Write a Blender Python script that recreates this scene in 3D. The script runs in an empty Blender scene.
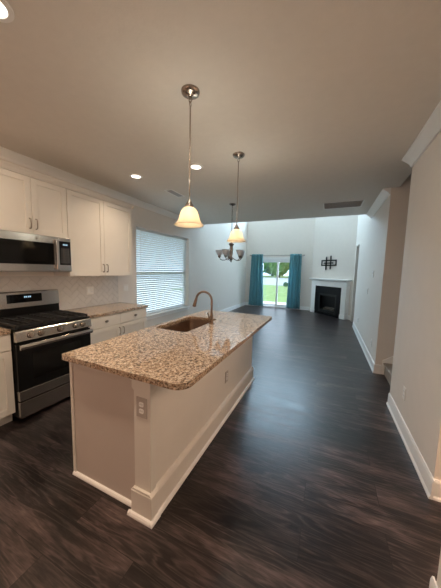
import bpy, bmesh, math, random
from mathutils import Vector, Matrix
C = bpy.context.scene.collection
SC = bpy.context.scene
PI = math.pi
random.seed(7)
# ------------------------------------------------------------------ camera
CAMP = (3.26133, -1.1790, 1.50858)
YAW, PITCH, ROLL, FPX = math.radians(24.136), math.radians(5.77285), math.radians(1.34711), 238.006
fwd = Vector((-math.sin(YAW)*math.cos(PITCH), math.cos(YAW)*math.cos(PITCH), -math.sin(PITCH)))
rgt = Vector((math.cos(YAW), math.sin(YAW), 0)); upv = rgt.cross(fwd)
r2 = rgt*math.cos(ROLL)+upv*math.sin(ROLL); u2 = -rgt*math.sin(ROLL)+upv*math.cos(ROLL)
cd = bpy.data.cameras.new('camera'); cam = bpy.data.objects.new('camera', cd); C.objects.link(cam)
cam.matrix_world = Matrix(((r2.x, u2.x, -fwd.x, CAMP[0]), (r2.y, u2.y, -fwd.y, CAMP[1]), (r2.z, u2.z, -fwd.z, CAMP[2]), (0, 0, 0, 1)))
cd.sensor_fit = 'VERTICAL'; cd.sensor_height = 24; cd.lens = FPX/588*24; cd.clip_start = .02; cd.clip_end = 500
SC.camera = cam
# ------------------------------------------------------------------ world, daylight, added fill lights, exposure
w = bpy.data.worlds.new('sky'); SC.world = w; w.use_nodes = True
LW = dict(world=(2.0, 2.45, 2.85), up=(90, 127, 158), door=(125, 150, 184), back=(16, 9.4, 6.6), hall=(33, 23.5, 17.2), can=(6.0, 4.55, 3.25), pend=(3.5, 3.45, 3.0))
def lc(k):
    e = max(LW[k]); return e, tuple(q/e for q in LW[k]) if e else (1, 1, 1)
bg = w.node_tree.nodes['Background']; bg.inputs[0].default_value = (*lc('world')[1], 1); bg.inputs[1].default_value = lc('world')[0]
def area(name, loc, rot, sx, sy, key):
    d = bpy.data.lights.new(name, 'AREA'); d.shape = 'RECTANGLE'; d.size = sx; d.size_y = sy; d.energy, d.color = lc(key)
    o = bpy.data.objects.new(name, d); o.location = loc; o.rotation_euler = rot; C.objects.link(o); return o
area('daylight_upper_window', (1.0, 8.98, 4.35), (math.radians(-90), 0, 0), 1.2, 1.2, 'up')
area('daylight_upper_window', (2.5, 8.98, 4.35), (math.radians(-90), 0, 0), 1.2, 1.2, 'up')
def portal(loc, rot, sx, sy):
    d = bpy.data.lights.new('window_portal', 'AREA'); d.shape = 'RECTANGLE'; d.size = sx; d.size_y = sy; d.cycles.is_portal = True
    o = bpy.data.objects.new('window_portal', d); o.location = loc; o.rotation_euler = rot; C.objects.link(o)
portal((-.17, 3.16, 1.41), (0, math.radians(-90), 0), 1.75, 1.85); portal((1.35, 8.9, 1.0), (math.radians(-90), 0, 0), 1.5, 2.0)
area('daylight_sliding_door', (1.35, 9.15, 2.3), (math.radians(-50), 0, 0), 1.4, .8, 'door')
area('window_behind_light', (1.5, -3.15, 1.15), (math.radians(90), 0, 0), 1.8, 1.6, 'back')  # unseen fill light added before the back wall, which has no window
bl = bpy.data.lights.new('hall_lamp', 'POINT'); bl.energy, bl.color = lc('hall'); bl.shadow_soft_size = .25  # unseen point light added in the passage to brighten the island side
bo = bpy.data.objects.new('hall_lamp', bl); bo.location = (4.7, .43, 1.85); C.objects.link(bo)
v = SC.view_settings; v.view_transform = 'Standard'; v.look = 'None'; v.exposure = 0.0; v.gamma = 1; v.use_curve_mapping = False
SC.cycles.sample_clamp_indirect = 0; SC.cycles.sample_clamp_direct = 0; SC.cycles.diffuse_bounces = 8; SC.cycles.max_bounces = 16; SC.cycles.transparent_max_bounces = 16
# ------------------------------------------------------------------ materials
def mat(name, col, rough=.5, metal=0, spec=.5, emit=None, es=0, noise=0, nscale=8, bump=0, bscale=60, trans=0, coat=0):
    m = bpy.data.materials.new(name); m.use_nodes = True; nt = m.node_tree; b = nt.nodes['Principled BSDF']
    b.inputs['Base Color'].default_value = (*col, 1); b.inputs['Roughness'].default_value = rough; b.inputs['Metallic'].default_value = metal
    b.inputs['Specular IOR Level'].default_value = spec; b.inputs['Coat Weight'].default_value = coat
    if emit: b.inputs['Emission Color'].default_value = (*emit, 1); b.inputs['Emission Strength'].default_value = es
    tc = nt.nodes.new('ShaderNodeTexCoord')
    n = nt.nodes.new('ShaderNodeTexNoise'); n.inputs['Scale'].default_value = nscale; n.inputs['Detail'].default_value = 4
    nt.links.new(tc.outputs['Object'], n.inputs['Vector'])
    mx = nt.nodes.new('ShaderNodeMix'); mx.data_type = 'RGBA'
    k = noise or .03
    mx.inputs[6].default_value = (*[c*(1-k) for c in col], 1); mx.inputs[7].default_value = (*[min(1, c*(1+k)) for c in col], 1)
    nt.links.new(n.outputs['Fac'], mx.inputs[0]); nt.links.new(mx.outputs[2], b.inputs['Base Color'])
    if bump:
        n2 = nt.nodes.new('ShaderNodeTexNoise'); n2.inputs['Scale'].default_value = bscale; n2.inputs['Detail'].default_value = 5
        nt.links.new(tc.outputs['Object'], n2.inputs['Vector'])
        bp = nt.nodes.new('ShaderNodeBump'); bp.inputs['Strength'].default_value = bump; bp.inputs['Distance'].default_value = .004
        nt.links.new(n2.outputs['Fac'], bp.inputs['Height']); nt.links.new(bp.outputs[0], b.inputs['Normal'])
    if trans:
        t = nt.nodes.new('ShaderNodeBsdfTranslucent'); nt.links.new(mx.outputs[2], t.inputs[0])
        ms = nt.nodes.new('ShaderNodeMixShader'); ms.inputs[0].default_value = trans
        out = nt.nodes['Material Output']; nt.links.new(b.outputs[0], ms.inputs[1]); nt.links.new(t.outputs[0], ms.inputs[2]); nt.links.new(ms.outputs[0], out.inputs[0])
    return m
def emission(name, col, s):
    m = bpy.data.materials.new(name); m.use_nodes = True; nt = m.node_tree
    e = nt.nodes.new('ShaderNodeEmission'); e.inputs[0].default_value = (*col, 1); e.inputs[1].default_value = s
    nt.links.new(e.outputs[0], nt.nodes['Material Output'].inputs[0]); return m
def glass(name, tint=(1, 1, 1), refl=.08):
    m = bpy.data.materials.new(name); m.use_nodes = True; nt = m.node_tree
    t = nt.nodes.new('ShaderNodeBsdfTransparent'); t.inputs[0].default_value = (*tint, 1)
    g = nt.nodes.new('ShaderNodeBsdfGlossy'); g.inputs['Roughness'].default_value = .03
    ms = nt.nodes.new('ShaderNodeMixShader'); ms.inputs[0].default_value = refl
    nt.links.new(t.outputs[0], ms.inputs[1]); nt.links.new(g.outputs[0], ms.inputs[2]); nt.links.new(ms.outputs[0], nt.nodes['Material Output'].inputs[0]); return m
def floor_mat():
    m = bpy.data.materials.new('dark_plank_floor'); m.use_nodes = True; nt = m.node_tree; N = nt.nodes; L = nt.links; b = N['Principled BSDF']
    g = N.new('ShaderNodeNewGeometry')
    br = N.new('ShaderNodeTexBrick'); br.offset = .37; br.inputs['Scale'].default_value = 1
    br.inputs['Brick Width'].default_value = 1.22; br.inputs['Row Height'].default_value = .18; br.inputs['Mortar Size'].default_value = .0016
    br.inputs['Color1'].default_value = (0, 0, 0, 1); br.inputs['Color2'].default_value = (1, 1, 1, 1); br.inputs['Mortar'].default_value = (.3, .3, .3, 1)
    L.new(g.outputs['Position'], br.inputs['Vector'])
    # grain: noise stretched along x, shifted per plank
    sc = N.new('ShaderNodeVectorMath'); sc.operation = 'MULTIPLY'; sc.inputs[1].default_value = (1.1, 10, 1)
    L.new(g.outputs['Position'], sc.inputs[0])
    ad = N.new('ShaderNodeVectorMath'); ad.operation = 'ADD'; L.new(sc.outputs[0], ad.inputs[0])
    mu = N.new('ShaderNodeVectorMath'); mu.operation = 'SCALE'; mu.inputs['Scale'].default_value = 17; L.new(br.outputs['Color'], mu.inputs[0]); L.new(mu.outputs[0], ad.inputs[1])
    n1 = N.new('ShaderNodeTexNoise'); n1.inputs['Scale'].default_value = 1; n1.inputs['Detail'].default_value = 6; n1.inputs['Roughness'].default_value = .62; n1.inputs['Distortion'].default_value = .5; L.new(ad.outputs[0], n1.inputs['Vector'])
    n1.inputs['Detail'].default_value = 2; n1.inputs['Roughness'].default_value = .5
    fm = N.new('ShaderNodeMath'); fm.operation = 'MULTIPLY'; fm.inputs[1].default_value = 20; L.new(n1.outputs['Fac'], fm.inputs[0])
    pp = N.new('ShaderNodeMath'); pp.operation = 'PINGPONG'; pp.inputs[1].default_value = 1; L.new(fm.outputs[0], pp.inputs[0])
    ln = N.new('ShaderNodeMapRange'); ln.inputs['From Min'].default_value = .45; ln.inputs['From Max'].default_value = 1; L.new(pp.outputs[0], ln.inputs[0])
    s2 = N.new('ShaderNodeVectorMath'); s2.operation = 'MULTIPLY'; s2.inputs[1].default_value = (1.3, 7, 1); L.new(g.outputs['Position'], s2.inputs[0])
    n2 = N.new('ShaderNodeTexNoise'); n2.inputs['Scale'].default_value = 1; n2.inputs['Detail'].default_value = 5; n2.inputs['Roughness'].default_value = .65; a2 = N.new('ShaderNodeVectorMath'); a2.operation = 'ADD'; L.new(s2.outputs[0], a2.inputs[0]); L.new(mu.outputs[0], a2.inputs[1]); L.new(a2.outputs[0], n2.inputs['Vector'])
    r = N.new('ShaderNodeValToRGB'); e = r.color_ramp.elements
    e[0].position = .36; e[0].color = (.006, .0045, .0045, 1); e[1].position = .70; e[1].color = (.085, .060, .057, 1)
    x = r.color_ramp.elements.new(.5); x.color = (.0185, .0130, .0127, 1)
    L.new(n2.outputs['Fac'], r.inputs[0])
    lm = N.new('ShaderNodeMath'); lm.operation = 'MULTIPLY'; lm.inputs[1].default_value = .75; L.new(ln.outputs[0], lm.inputs[0])
    lx = N.new('ShaderNodeMix'); lx.data_type = 'RGBA'; lx.blend_type = 'ADD'; lx.inputs[7].default_value = (.042, .030, .028, 1); L.new(lm.outputs[0], lx.inputs[0]); L.new(r.outputs[0], lx.inputs[6])
    s3 = N.new('ShaderNodeVectorMath'); s3.operation = 'MULTIPLY'; s3.inputs[1].default_value = (10, 110, 1); L.new(g.outputs['Position'], s3.inputs[0])
    n3 = N.new('ShaderNodeTexNoise'); n3.inputs['Scale'].default_value = 1; n3.inputs['Detail'].default_value = 3; n3.inputs['Distortion'].default_value = .8; L.new(s3.outputs[0], n3.inputs['Vector'])
    m3 = N.new('ShaderNodeMapRange'); m3.inputs['From Min'].default_value = .3; m3.inputs['From Max'].default_value = .7; m3.inputs['To Min'].default_value = .55; m3.inputs['To Max'].default_value = 1.45; L.new(n3.outputs['Fac'], m3.inputs[0])
    v3 = N.new('ShaderNodeVectorMath'); v3.operation = 'SCALE'; L.new(lx.outputs[2], v3.inputs[0]); L.new(m3.outputs[0], v3.inputs['Scale'])
    hs = N.new('ShaderNodeHueSaturation'); L.new(v3.outputs[0], hs.inputs['Color'])
    mr = N.new('ShaderNodeMapRange'); mr.inputs['To Min'].default_value = .65; mr.inputs['To Max'].default_value = 1.45; L.new(br.outputs['Color'], mr.inputs[0]); L.new(mr.outputs[0], hs.inputs['Value'])
    mx = N.new('ShaderNodeMix'); mx.data_type = 'RGBA'; mx.inputs[7].default_value = (.008, .006, .006, 1); L.new(br.outputs['Fac'], mx.inputs[0]); L.new(hs.outputs[0], mx.inputs[6])
    L.new(mx.outputs[2], b.inputs['Base Color'])
    rr = N.new('ShaderNodeMapRange'); rr.inputs['From Min'].default_value = .3; rr.inputs['From Max'].default_value = .7; rr.inputs['To Min'].default_value = .29; rr.inputs['To Max'].default_value = .38; L.new(n2.outputs['Fac'], rr.inputs[0]); L.new(rr.outputs[0], b.inputs['Roughness'])
    bp = N.new('ShaderNodeBump'); ma = N.new('ShaderNodeMath'); ma.operation = 'ADD'; L.new(n2.outputs['Fac'], ma.inputs[0]); L.new(n3.outputs['Fac'], ma.inputs[1]); bp.inputs['Strength'].default_value = .3; bp.inputs['Distance'].default_value = .002; L.new(ma.outputs[0], bp.inputs['Height']); L.new(bp.outputs[0], b.inputs['Normal'])
    b.inputs['Specular IOR Level'].default_value = .5
    return m
def granite_mat():
    m = bpy.data.materials.new('speckled_granite'); m.use_nodes = True; nt = m.node_tree; N = nt.nodes; L = nt.links; b = N['Principled BSDF']
    tc = N.new('ShaderNodeNewGeometry')
    n = N.new('ShaderNodeTexNoise'); n.inputs['Scale'].default_value = 75; n.inputs['Detail'].default_value = 4; n.inputs['Roughness'].default_value = .7; n.inputs['Distortion'].default_value = .6
    L.new(tc.outputs['Position'], n.inputs['Vector'])
    r = N.new('ShaderNodeValToRGB'); el = r.color_ramp.elements
    el[0].position = .30; el[0].color = (.03, .018, .012, 1); el[1].position = .72; el[1].color = (.64, .58, .50, 1)
    for ps, c in ((.39, (.13, .082, .055)), (.46, (.33, .235, .16)), (.55, (.50, .39, .29)), (.63, (.62, .52, .415))):
        q = el.new(ps); q.color = (*c, 1)
    L.new(n.outputs['Fac'], r.inputs[0])
    vo = N.new('ShaderNodeTexVoronoi'); vo.inputs['Scale'].default_value = 95; L.new(tc.outputs['Position'], vo.inputs['Vector'])
    se = N.new('ShaderNodeSeparateColor'); L.new(vo.outputs['Color'], se.inputs[0])
    r2_ = N.new('ShaderNodeValToRGB'); r2_.color_ramp.interpolation = 'CONSTANT'; e2 = r2_.color_ramp.elements
    e2[0].position = 0; e2[0].color = (.35, .35, .35, 1); e2[1].position = .13; e2[1].color = (1, 1, 1, 1); q = e2.new(.86); q.color = (1.35, 1.3, 1.25, 1)
    L.new(se.outputs[0], r2_.inputs[0])
    mx = N.new('ShaderNodeMix'); mx.data_type = 'RGBA'; mx.blend_type = 'MULTIPLY'; mx.inputs[0].default_value = .85; L.new(r.outputs[0], mx.inputs[6]); L.new(r2_.outputs[0], mx.inputs[7])
    L.new(mx.outputs[2], b.inputs['Base Color']); b.inputs['Roughness'].default_value = .05; b.inputs['Specular IOR Level'].default_value = .8
    return m
def brushed(name, col, rough, axis_scale=(4, 400, 400)):
    m = bpy.data.materials.new(name); m.use_nodes = True; nt = m.node_tree; N = nt.nodes; L = nt.links; b = N['Principled BSDF']
    tc = N.new('ShaderNodeNewGeometry'); s = N.new('ShaderNodeVectorMath'); s.operation = 'MULTIPLY'; s.inputs[1].default_value = axis_scale; L.new(tc.outputs['Position'], s.inputs[0])
    n = N.new('ShaderNodeTexNoise'); n.inputs['Scale'].default_value = 1; L.new(s.outputs[0], n.inputs['Vector'])
    mr = N.new('ShaderNodeMapRange'); mr.inputs['To Min'].default_value = rough*.75; mr.inputs['To Max'].default_value = rough*1.25; L.new(n.outputs['Fac'], mr.inputs[0]); L.new(mr.outputs[0], b.inputs['Roughness'])
    b.inputs['Base Color'].default_value = (*col, 1); b.inputs['Metallic'].default_value = 1
    return m
M = dict(
    floor=floor_mat(), granite=granite_mat(),
    wall=mat('greige_wall_paint', (.78, .735, .685), .75, bump=.08, bscale=120), ceil=mat('ceiling_paint', (.74, .70, .64), .9, bump=.35, bscale=45, noise=.04, nscale=14),
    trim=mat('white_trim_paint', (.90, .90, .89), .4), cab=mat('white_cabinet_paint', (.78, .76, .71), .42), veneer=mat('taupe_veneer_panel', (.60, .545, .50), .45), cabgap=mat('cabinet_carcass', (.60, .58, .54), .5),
    tile=mat('white_glazed_tile', (.70, .68, .65), .18, noise=.05, nscale=5), grout=mat('pale_grout', (.80, .79, .77), .9),
    steel=brushed('brushed_stainless', (.58, .55, .52), .24), nickel=brushed('brushed_nickel', (.36, .31, .27), .27), pull=brushed('satin_nickel_pull', (.33, .29, .25), .3),
    faucet=brushed('warm_nickel', (.27, .20, .155), .3), sink=brushed('sink_steel', (.40, .31, .25), .3),
    black=mat('black_enamel', (.006, .006, .006), .3, spec=.25), blackglass=mat('black_glass', (.004, .004, .004), .06, spec=.4), iron=mat('cast_iron', (.012, .012, .012), .6), dark=mat('dark_gap', (.02, .02, .02), .8),
    window_glass=mat('oven_window_glass', (.008, .0075, .007), .1, spec=.3),
    digit=emission('lit_display', (.55, .8, 1), .9),
    blind=mat('white_blind_vinyl', (.74, .78, .78), .5, trans=.05), plate_grey=mat('grey_plastic_plate', (.50, .46, .43), .35), plate=mat('white_plastic_plate', (.84, .82, .78), .4), slot=mat('slot_dark', (.05, .05, .05), .6),
    curtain=mat('teal_cloth', (.20, .44, .50), .9, noise=.15, nscale=30, trans=.35), blackmetal=mat('black_metal', (.01, .01, .01), .45),
    slate=mat('black_slate', (.006, .006, .007), .3, spec=.25), log=mat('ceramic_log', (.10, .08, .065), .9, noise=.5, nscale=30, bump=.5), carpet=mat('beige_grey_carpet', (.33, .29, .26), 1, noise=.3, nscale=120, bump=.6, bscale=200),
    shade=mat('alabaster_shade', (.96, .88, .74), .35, trans=.6), frost=mat('frosted_white_glass', (.80, .82, .84), .3, trans=.5),
    bulb=emission('lit_bulb', (1, .86, .66), 2), lens=emission('lit_lens', (1, .88, .74), 4),
    grass=mat('lawn', (.27, .38, .13), 1, noise=.35, nscale=2), patio=mat('concrete', (.75, .73, .70), .9, noise=.1), road=mat('pale_asphalt', (.46, .47, .50), .9, noise=.1), bark=mat('bark', (.10, .07, .05), .9), leaf=mat('leaves', (.24, .44, .14), .8, noise=.4, nscale=3, trans=.3), leafdark=mat('dark_leaves', (.16, .32, .20), .8, noise=.4, nscale=3, trans=.3),
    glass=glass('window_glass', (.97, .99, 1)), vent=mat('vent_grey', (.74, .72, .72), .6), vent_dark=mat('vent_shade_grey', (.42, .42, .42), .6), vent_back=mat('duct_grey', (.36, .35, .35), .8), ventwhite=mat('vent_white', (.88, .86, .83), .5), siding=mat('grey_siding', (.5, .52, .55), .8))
# ------------------------------------------------------------------ mesh helpers
def rrect(x0, x1, y0, y1, r, seg=6):
    rs = r if isinstance(r, (tuple, list)) else (r,)*4   # SW, SE, NE, NW
    pts = []
    for (cx, cy, a0, rr) in ((x0+rs[0], y0+rs[0], PI, rs[0]), (x1-rs[1], y0+rs[1], 1.5*PI, rs[1]), (x1-rs[2], y1-rs[2], 0, rs[2]), (x0+rs[3], y1-rs[3], .5*PI, rs[3])):
        for k in range(seg+1):
            a = a0+k/seg*PI/2; pts.append((cx+rr*math.cos(a), cy+rr*math.sin(a)))
    return pts
class MB:
    def __init__(s): s.bm = bmesh.new()
    def box(s, x0, x1, y0, y1, z0, z1):
        v = [s.bm.verts.new(p) for p in ((x0, y0, z0), (x1, y0, z0), (x1, y1, z0), (x0, y1, z0), (x0, y0, z1), (x1, y0, z1), (x1, y1, z1), (x0, y1, z1))]
        for f in ((3, 2, 1, 0), (4, 5, 6, 7), (0, 1, 5, 4), (1, 2, 6, 5), (2, 3, 7, 6), (3, 0, 4, 7)): s.bm.faces.new([v[i] for i in f])
        return s
    def prism(s, poly, axis, a, b):
        def P(p, t): return {0: (t, p[0], p[1]), 1: (p[0], t, p[1]), 2: (p[0], p[1], t)}[axis]
        A = [s.bm.verts.new(P(p, a)) for p in poly]; B = [s.bm.verts.new(P(p, b)) for p in poly]
        n = len(poly); s.bm.faces.new(A); s.bm.faces.new(B[::-1])
        for i in range(n): s.bm.faces.new((A[i], B[i], B[(i+1) % n], A[(i+1) % n]))
        return s
    def lathe(s, prof, c=(0, 0, 0), seg=28, axis=2, ccap=True, rot=None):
        rings = []
        for (r, t) in prof:
            ring = []
            for k in range(seg):
                a = 2*PI*k/seg; q = (r*math.cos(a), r*math.sin(a), t)
                if axis == 0: q = (q[2], q[0], q[1])
                elif axis == 1: q = (q[1], q[2], q[0])
                q = Vector(q)
                if rot: q = rot @ q
                ring.append(s.bm.verts.new(q+Vector(c)))
            rings.append(ring)
        for A, B in zip(rings, rings[1:]):
            for k in range(seg): s.bm.faces.new((A[k], A[(k+1) % seg], B[(k+1) % seg], B[k]))
        if ccap: s.bm.faces.new(rings[0][::-1]); s.bm.faces.new(rings[-1])
        return s
    def tube(s, pts, r, seg=12):
        pts = [Vector(p) for p in pts]; rs = r if isinstance(r, (list, tuple)) else [r]*len(pts); rings = []
        prev = None
        for i, p in enumerate(pts):
            t = (pts[min(i+1, len(pts)-1)]-pts[max(i-1, 0)]).normalized()
            if prev is None:
                a = t.orthogonal().normalized()
            else: a = (prev-t*prev.dot(t)).normalized()
            prev = a; b = t.cross(a)
            rings.append([s.bm.verts.new(p+(a*math.cos(2*PI*k/seg)+b*math.sin(2*PI*k/seg))*rs[i]) for k in range(seg)])
        for A, B in zip(rings, rings[1:]):
            for k in range(seg): s.bm.faces.new((A[k], A[(k+1) % seg], B[(k+1) % seg], B[k]))
        s.bm.faces.new(rings[0][::-1]); s.bm.faces.new(rings[-1]); return s
    def ring(s, c, R, r, axis=1, seg=20, sy=1):
        pts = []
        n0 = len(s.bm.verts); rings = []
        for i in range(seg):
            a = 2*PI*i/seg; rr = []
            for k in range(8):
                q = 2*PI*k/8; d = R+r*math.cos(q); p = (d*math.cos(a), d*math.sin(a)*sy, r*math.sin(q))
                if axis == 1: p = (p[0], p[2], p[1])
                elif axis == 0: p = (p[2], p[0], p[1])
                rr.append(s.bm.verts.new(Vector(p)+Vector(c)))
            rings.append(rr)
        for i in range(seg):
            A, B = rings[i], rings[(i+1) % seg]
            for k in range(8): s.bm.faces.new((A[k], A[(k+1) % 8], B[(k+1) % 8], B[k]))
        return s
    def sphere(s, c, r, sub=2, sz=1):
        g = bmesh.ops.create_icosphere(s.bm, subdivisions=sub, radius=r)
        for v_ in g['verts']: v_.co = Vector((v_.co.x+c[0], v_.co.y+c[1], v_.co.z*sz+c[2]))
        return s
    def slab(s, outer, hole, z0, z1):
        es = []
        for loop in (outer, hole):
            if not loop: continue
            vs = [s.bm.verts.new((p[0], p[1], z1)) for p in loop]
            es += [s.bm.edges.new((vs[i], vs[(i+1) % len(vs)])) for i in range(len(vs))]
        g = bmesh.ops.triangle_fill(s.bm, edges=es, use_beauty=True, normal=(0, 0, 1))
        fs = [f for f in g['geom'] if isinstance(f, bmesh.types.BMFace)]
        ex = bmesh.ops.extrude_face_region(s.bm, geom=fs)
        for v_ in ex['geom']:
            if isinstance(v_, bmesh.types.BMVert): v_.co.z = z0
        return s
    def build(s, name, m, parent=None, bevel=0, smooth=False, local=False, solid=0):
        bmesh.ops.recalc_face_normals(s.bm, faces=s.bm.faces)
        me = bpy.data.meshes.new(name)
        o = bpy.data.objects.new(name, me); C.objects.link(o)
        if parent:
            o.parent = parent
            if not local:
                off = Vector(parent.get('_o', (0, 0, 0))); bmesh.ops.translate(s.bm, verts=s.bm.verts, vec=-off)
                o['_o'] = tuple(off)
        s.bm.to_mesh(me); s.bm.free(); me.materials.append(m)
        if smooth:
            for p in me.polygons: p.use_smooth = True
            try: me.set_sharp_from_angle(angle=math.radians(38))
            except Exception: pass
        if solid:
            d = o.modifiers.new('thickness', 'SOLIDIFY'); d.thickness = solid; d.offset = 0
        if bevel:
            d = o.modifiers.new('edge', 'BEVEL'); d.width = bevel; d.segments = 2; d.limit_method = 'ANGLE'; d.angle_limit = math.radians(40)
        return o
def tag(o, label=None, cat=None, group=None, kind=None):
    for k, q in (('label', label), ('category', cat), ('group', group), ('kind', kind)):
        if q: o[k] = q
    return o
def thing(name, label, cat, loc=(0, 0, 0), group=None, rotz=0):
    o = bpy.data.objects.new(name, None); C.objects.link(o); o.location = loc; o.rotation_euler = (0, 0, rotz); o.empty_display_size = .1
    o['_o'] = tuple(loc); return tag(o, label, cat, group)
def struct(name, mb, m, parent=None, **k):
    o = mb.build(name, m, parent, **k)
    if not parent: o['kind'] = 'structure'
    return o
def lamp(parent, loc, watts, col, kind='POINT', size=.03):
    d = bpy.data.lights.new('lamp_light', kind); d.energy = watts; d.color = col
    if kind == 'AREA': d.shape = 'DISK'; d.size = size; d.spread = 2.2
    else: d.shadow_soft_size = size
    o = bpy.data.objects.new('lamp_light', d); C.objects.link(o); o.parent = parent; off = parent.get('_o', (0, 0, 0)); o.location = Vector(loc)-Vector(off); return o
def cut(span, holes):
    """rectangle (a0,a1,b0,b1) minus rectangular holes -> rectangles"""
    A = sorted({span[0], span[1], *[h[0] for h in holes], *[h[1] for h in holes]}); out = []
    for a, b in zip(A, A[1:]):
        mid = (a+b)/2; z = span[2]
        for h in sorted([h for h in holes if h[0] < mid < h[1]], key=lambda h: h[2]):
            if h[2] > z: out.append((a, b, z, h[2]))
            z = h[3]
        if z < span[3]: out.append((a, b, z, span[3]))
    return out
# ------------------------------------------------------------------ dimensions
ZC = 2.724; YE = 4.68; YF = 8.76; ZT = 5.2; XR = 4.0; YB = -3.2
WY0, WY1, WZ0, WZ1 = 2.242, 4.079, .547, 2.272
SX0, SX1, SZ1 = .60, 2.10, 2.0
# ------------------------------------------------------------------ the setting
mb = MB(); mb.box(-.12, 6.6, YB-.12, YF+.12, -.1, 0); struct('floor', mb, M['floor'])
mb = MB()
for a in cut((YB-.12, YF+.12, 0, ZT), [(WY0, WY1, WZ0, WZ1)]): mb.box(-.165, 0, a[0], a[1], a[2], a[3])
struct('wall_left', mb, M['wall'])
mb = MB()
for a in cut((0, 6.6, 0, ZT), [(SX0, SX1, 0, SZ1), (.4, 1.6, 3.75, 4.95), (1.9, 3.1, 3.75, 4.95)]): mb.box(a[0], a[1], YF, YF+.12, a[2], a[3])
struct('wall_far', mb, M['wall'])
mb = MB(); mb.box(0, 3.79, YB-.12, YB, 0, ZC); struct('wall_behind', mb, M['wall'])
mb = MB(); mb.box(3.79, 5.3, YB-.12, .08, 0, ZC); struct('wall_entry', mb, M['wall'])
mb = MB(); mb.box(5.2, 5.3, .08, .775, 0, ZC); mb.box(XR, XR+.12, .08, .775, 2.05, ZC); struct('wall_passage', mb, M['wall'])  # end wall, plus unseen header added to keep passage light off the ceiling
mb = MB(); mb.box(XR, 6.6, .775, 2.043, 0, ZC); struct('wall_right_near', mb, M['wall'])
mb = MB()
mb.box(XR, 6.6, 2.998, 3.14, 0, ZT)
for a in cut((3.14, YF, 0, ZT), [(6.45, 7.2, 0, 2.30)]): mb.box(XR, XR+.14, a[0], a[1], a[2], a[3])
struct('wall_right_far', mb, M['wall'])
mb = MB(); mb.box(5.4, 5.5, 3.14, YF, 0, 2.6); mb.box(XR+.14, 5.4, 5.9, 6.0, 0, 2.6); mb.box(XR+.14, 5.4, 3.14, YF, 2.6, 2.7); struct('wall_hall', mb, M['wall'])
mb = MB(); mb.box(6.5, 6.6, 2.043, 2.998, 0, ZT); mb.box(4.1, 6.5, 1.93, 2.043, ZC, ZT); mb.box(XR, 4.1, 1.93, 2.998, ZC+.12, ZT); mb.box(XR, 6.6, 1.93, 3.14, ZT, ZT+.1); struct('wall_stairwell', mb, M['wall'])
# corner wall that carries the fireplace
c = 11.44
mb = MB(); mb.prism([(c-YF, YF), (XR, c-XR), (XR, YF)], 2, 0, ZT); struct('wall_fireplace', mb, M['wall'])
mb = MB()
mb.box(0, XR, YB, 4.55, ZC, ZC+.12); mb.box(XR, 5.3, YB, 2.043, ZC, ZC+.12); mb.box(XR, 4.1, 2.043, 2.998, ZC, ZC+.12)
struct('ceiling', mb, M['ceil'])
mb = MB(); mb.box(0, XR, 4.55, YE, ZC, ZT); struct('wall_loft', mb, M['wall'])
mb = MB(); mb.box(-.12, 6.6, 4.55, YF+.12, ZT, ZT+.12); struct('ceiling_upper', mb, M['ceil'])
# crown moulding
def crown(side, x, y0, y1, p=.098, h=.088):
    prof = [(0, 0), (p, 0), (p, -.012), (p-.010, -.016), (p-.022, -.024), (p*.50, -h*.50), (p*.26, -h*.74), (.018, -h+.010), (.016, -h), (0, -h)]
    return MB().prism([(x+side*a, ZC+b) for a, b in prof], 1, y0, y1)
struct('trim_1', crown(1, 0, YB, YE), M['trim']); struct('trim_2', crown(-1, XR, .775, 2.043), M['trim']); struct('trim_3', crown(-1, XR, 2.998, YE), M['trim'])
# baseboards with shoe moulding
def base_y(mb, x, side, y0, y1, h=.138):
    mb.prism([(x, 0), (x+side*.024, 0), (x+side*.022, .014), (x+side*.014, .024), (x+side*.013, h-.018), (x+side*.007, h), (x, h)], 1, y0, y1); return mb
def base_x(mb, y, side, x0, x1, h=.138):
    mb.prism([(y, 0), (y+side*.024, 0), (y+side*.022, .014), (y+side*.014, .024), (y+side*.013, h-.018), (y+side*.007, h), (y, h)], 0, x0, x1); return mb
struct('baseboard_left', base_y(MB(), 0, 1, 1.86, YF), M['trim'])
mb = base_x(MB(), YF, -1, .026, .50); base_x(mb, YF, -1, 2.2, c-YF-.01); struct('baseboard_far', mb, M['trim'])
mb = base_y(MB(), XR, -1, .751, 2.043); base_x(mb, .775, -1, XR, 5.2); struct('baseboard_right_near', mb, M['trim'])
mb = base_y(MB(), XR, -1, 2.974, 6.45); base_x(mb, 2.998, -1, XR, 4.085); struct('baseboard_right_far', mb, M['trim'])
mb = base_y(MB(), 3.79, -1, YB, .104); base_x(mb, .08, 1, 3.79, 5.2); struct('baseboard_entry', mb, M['trim'])
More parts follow.
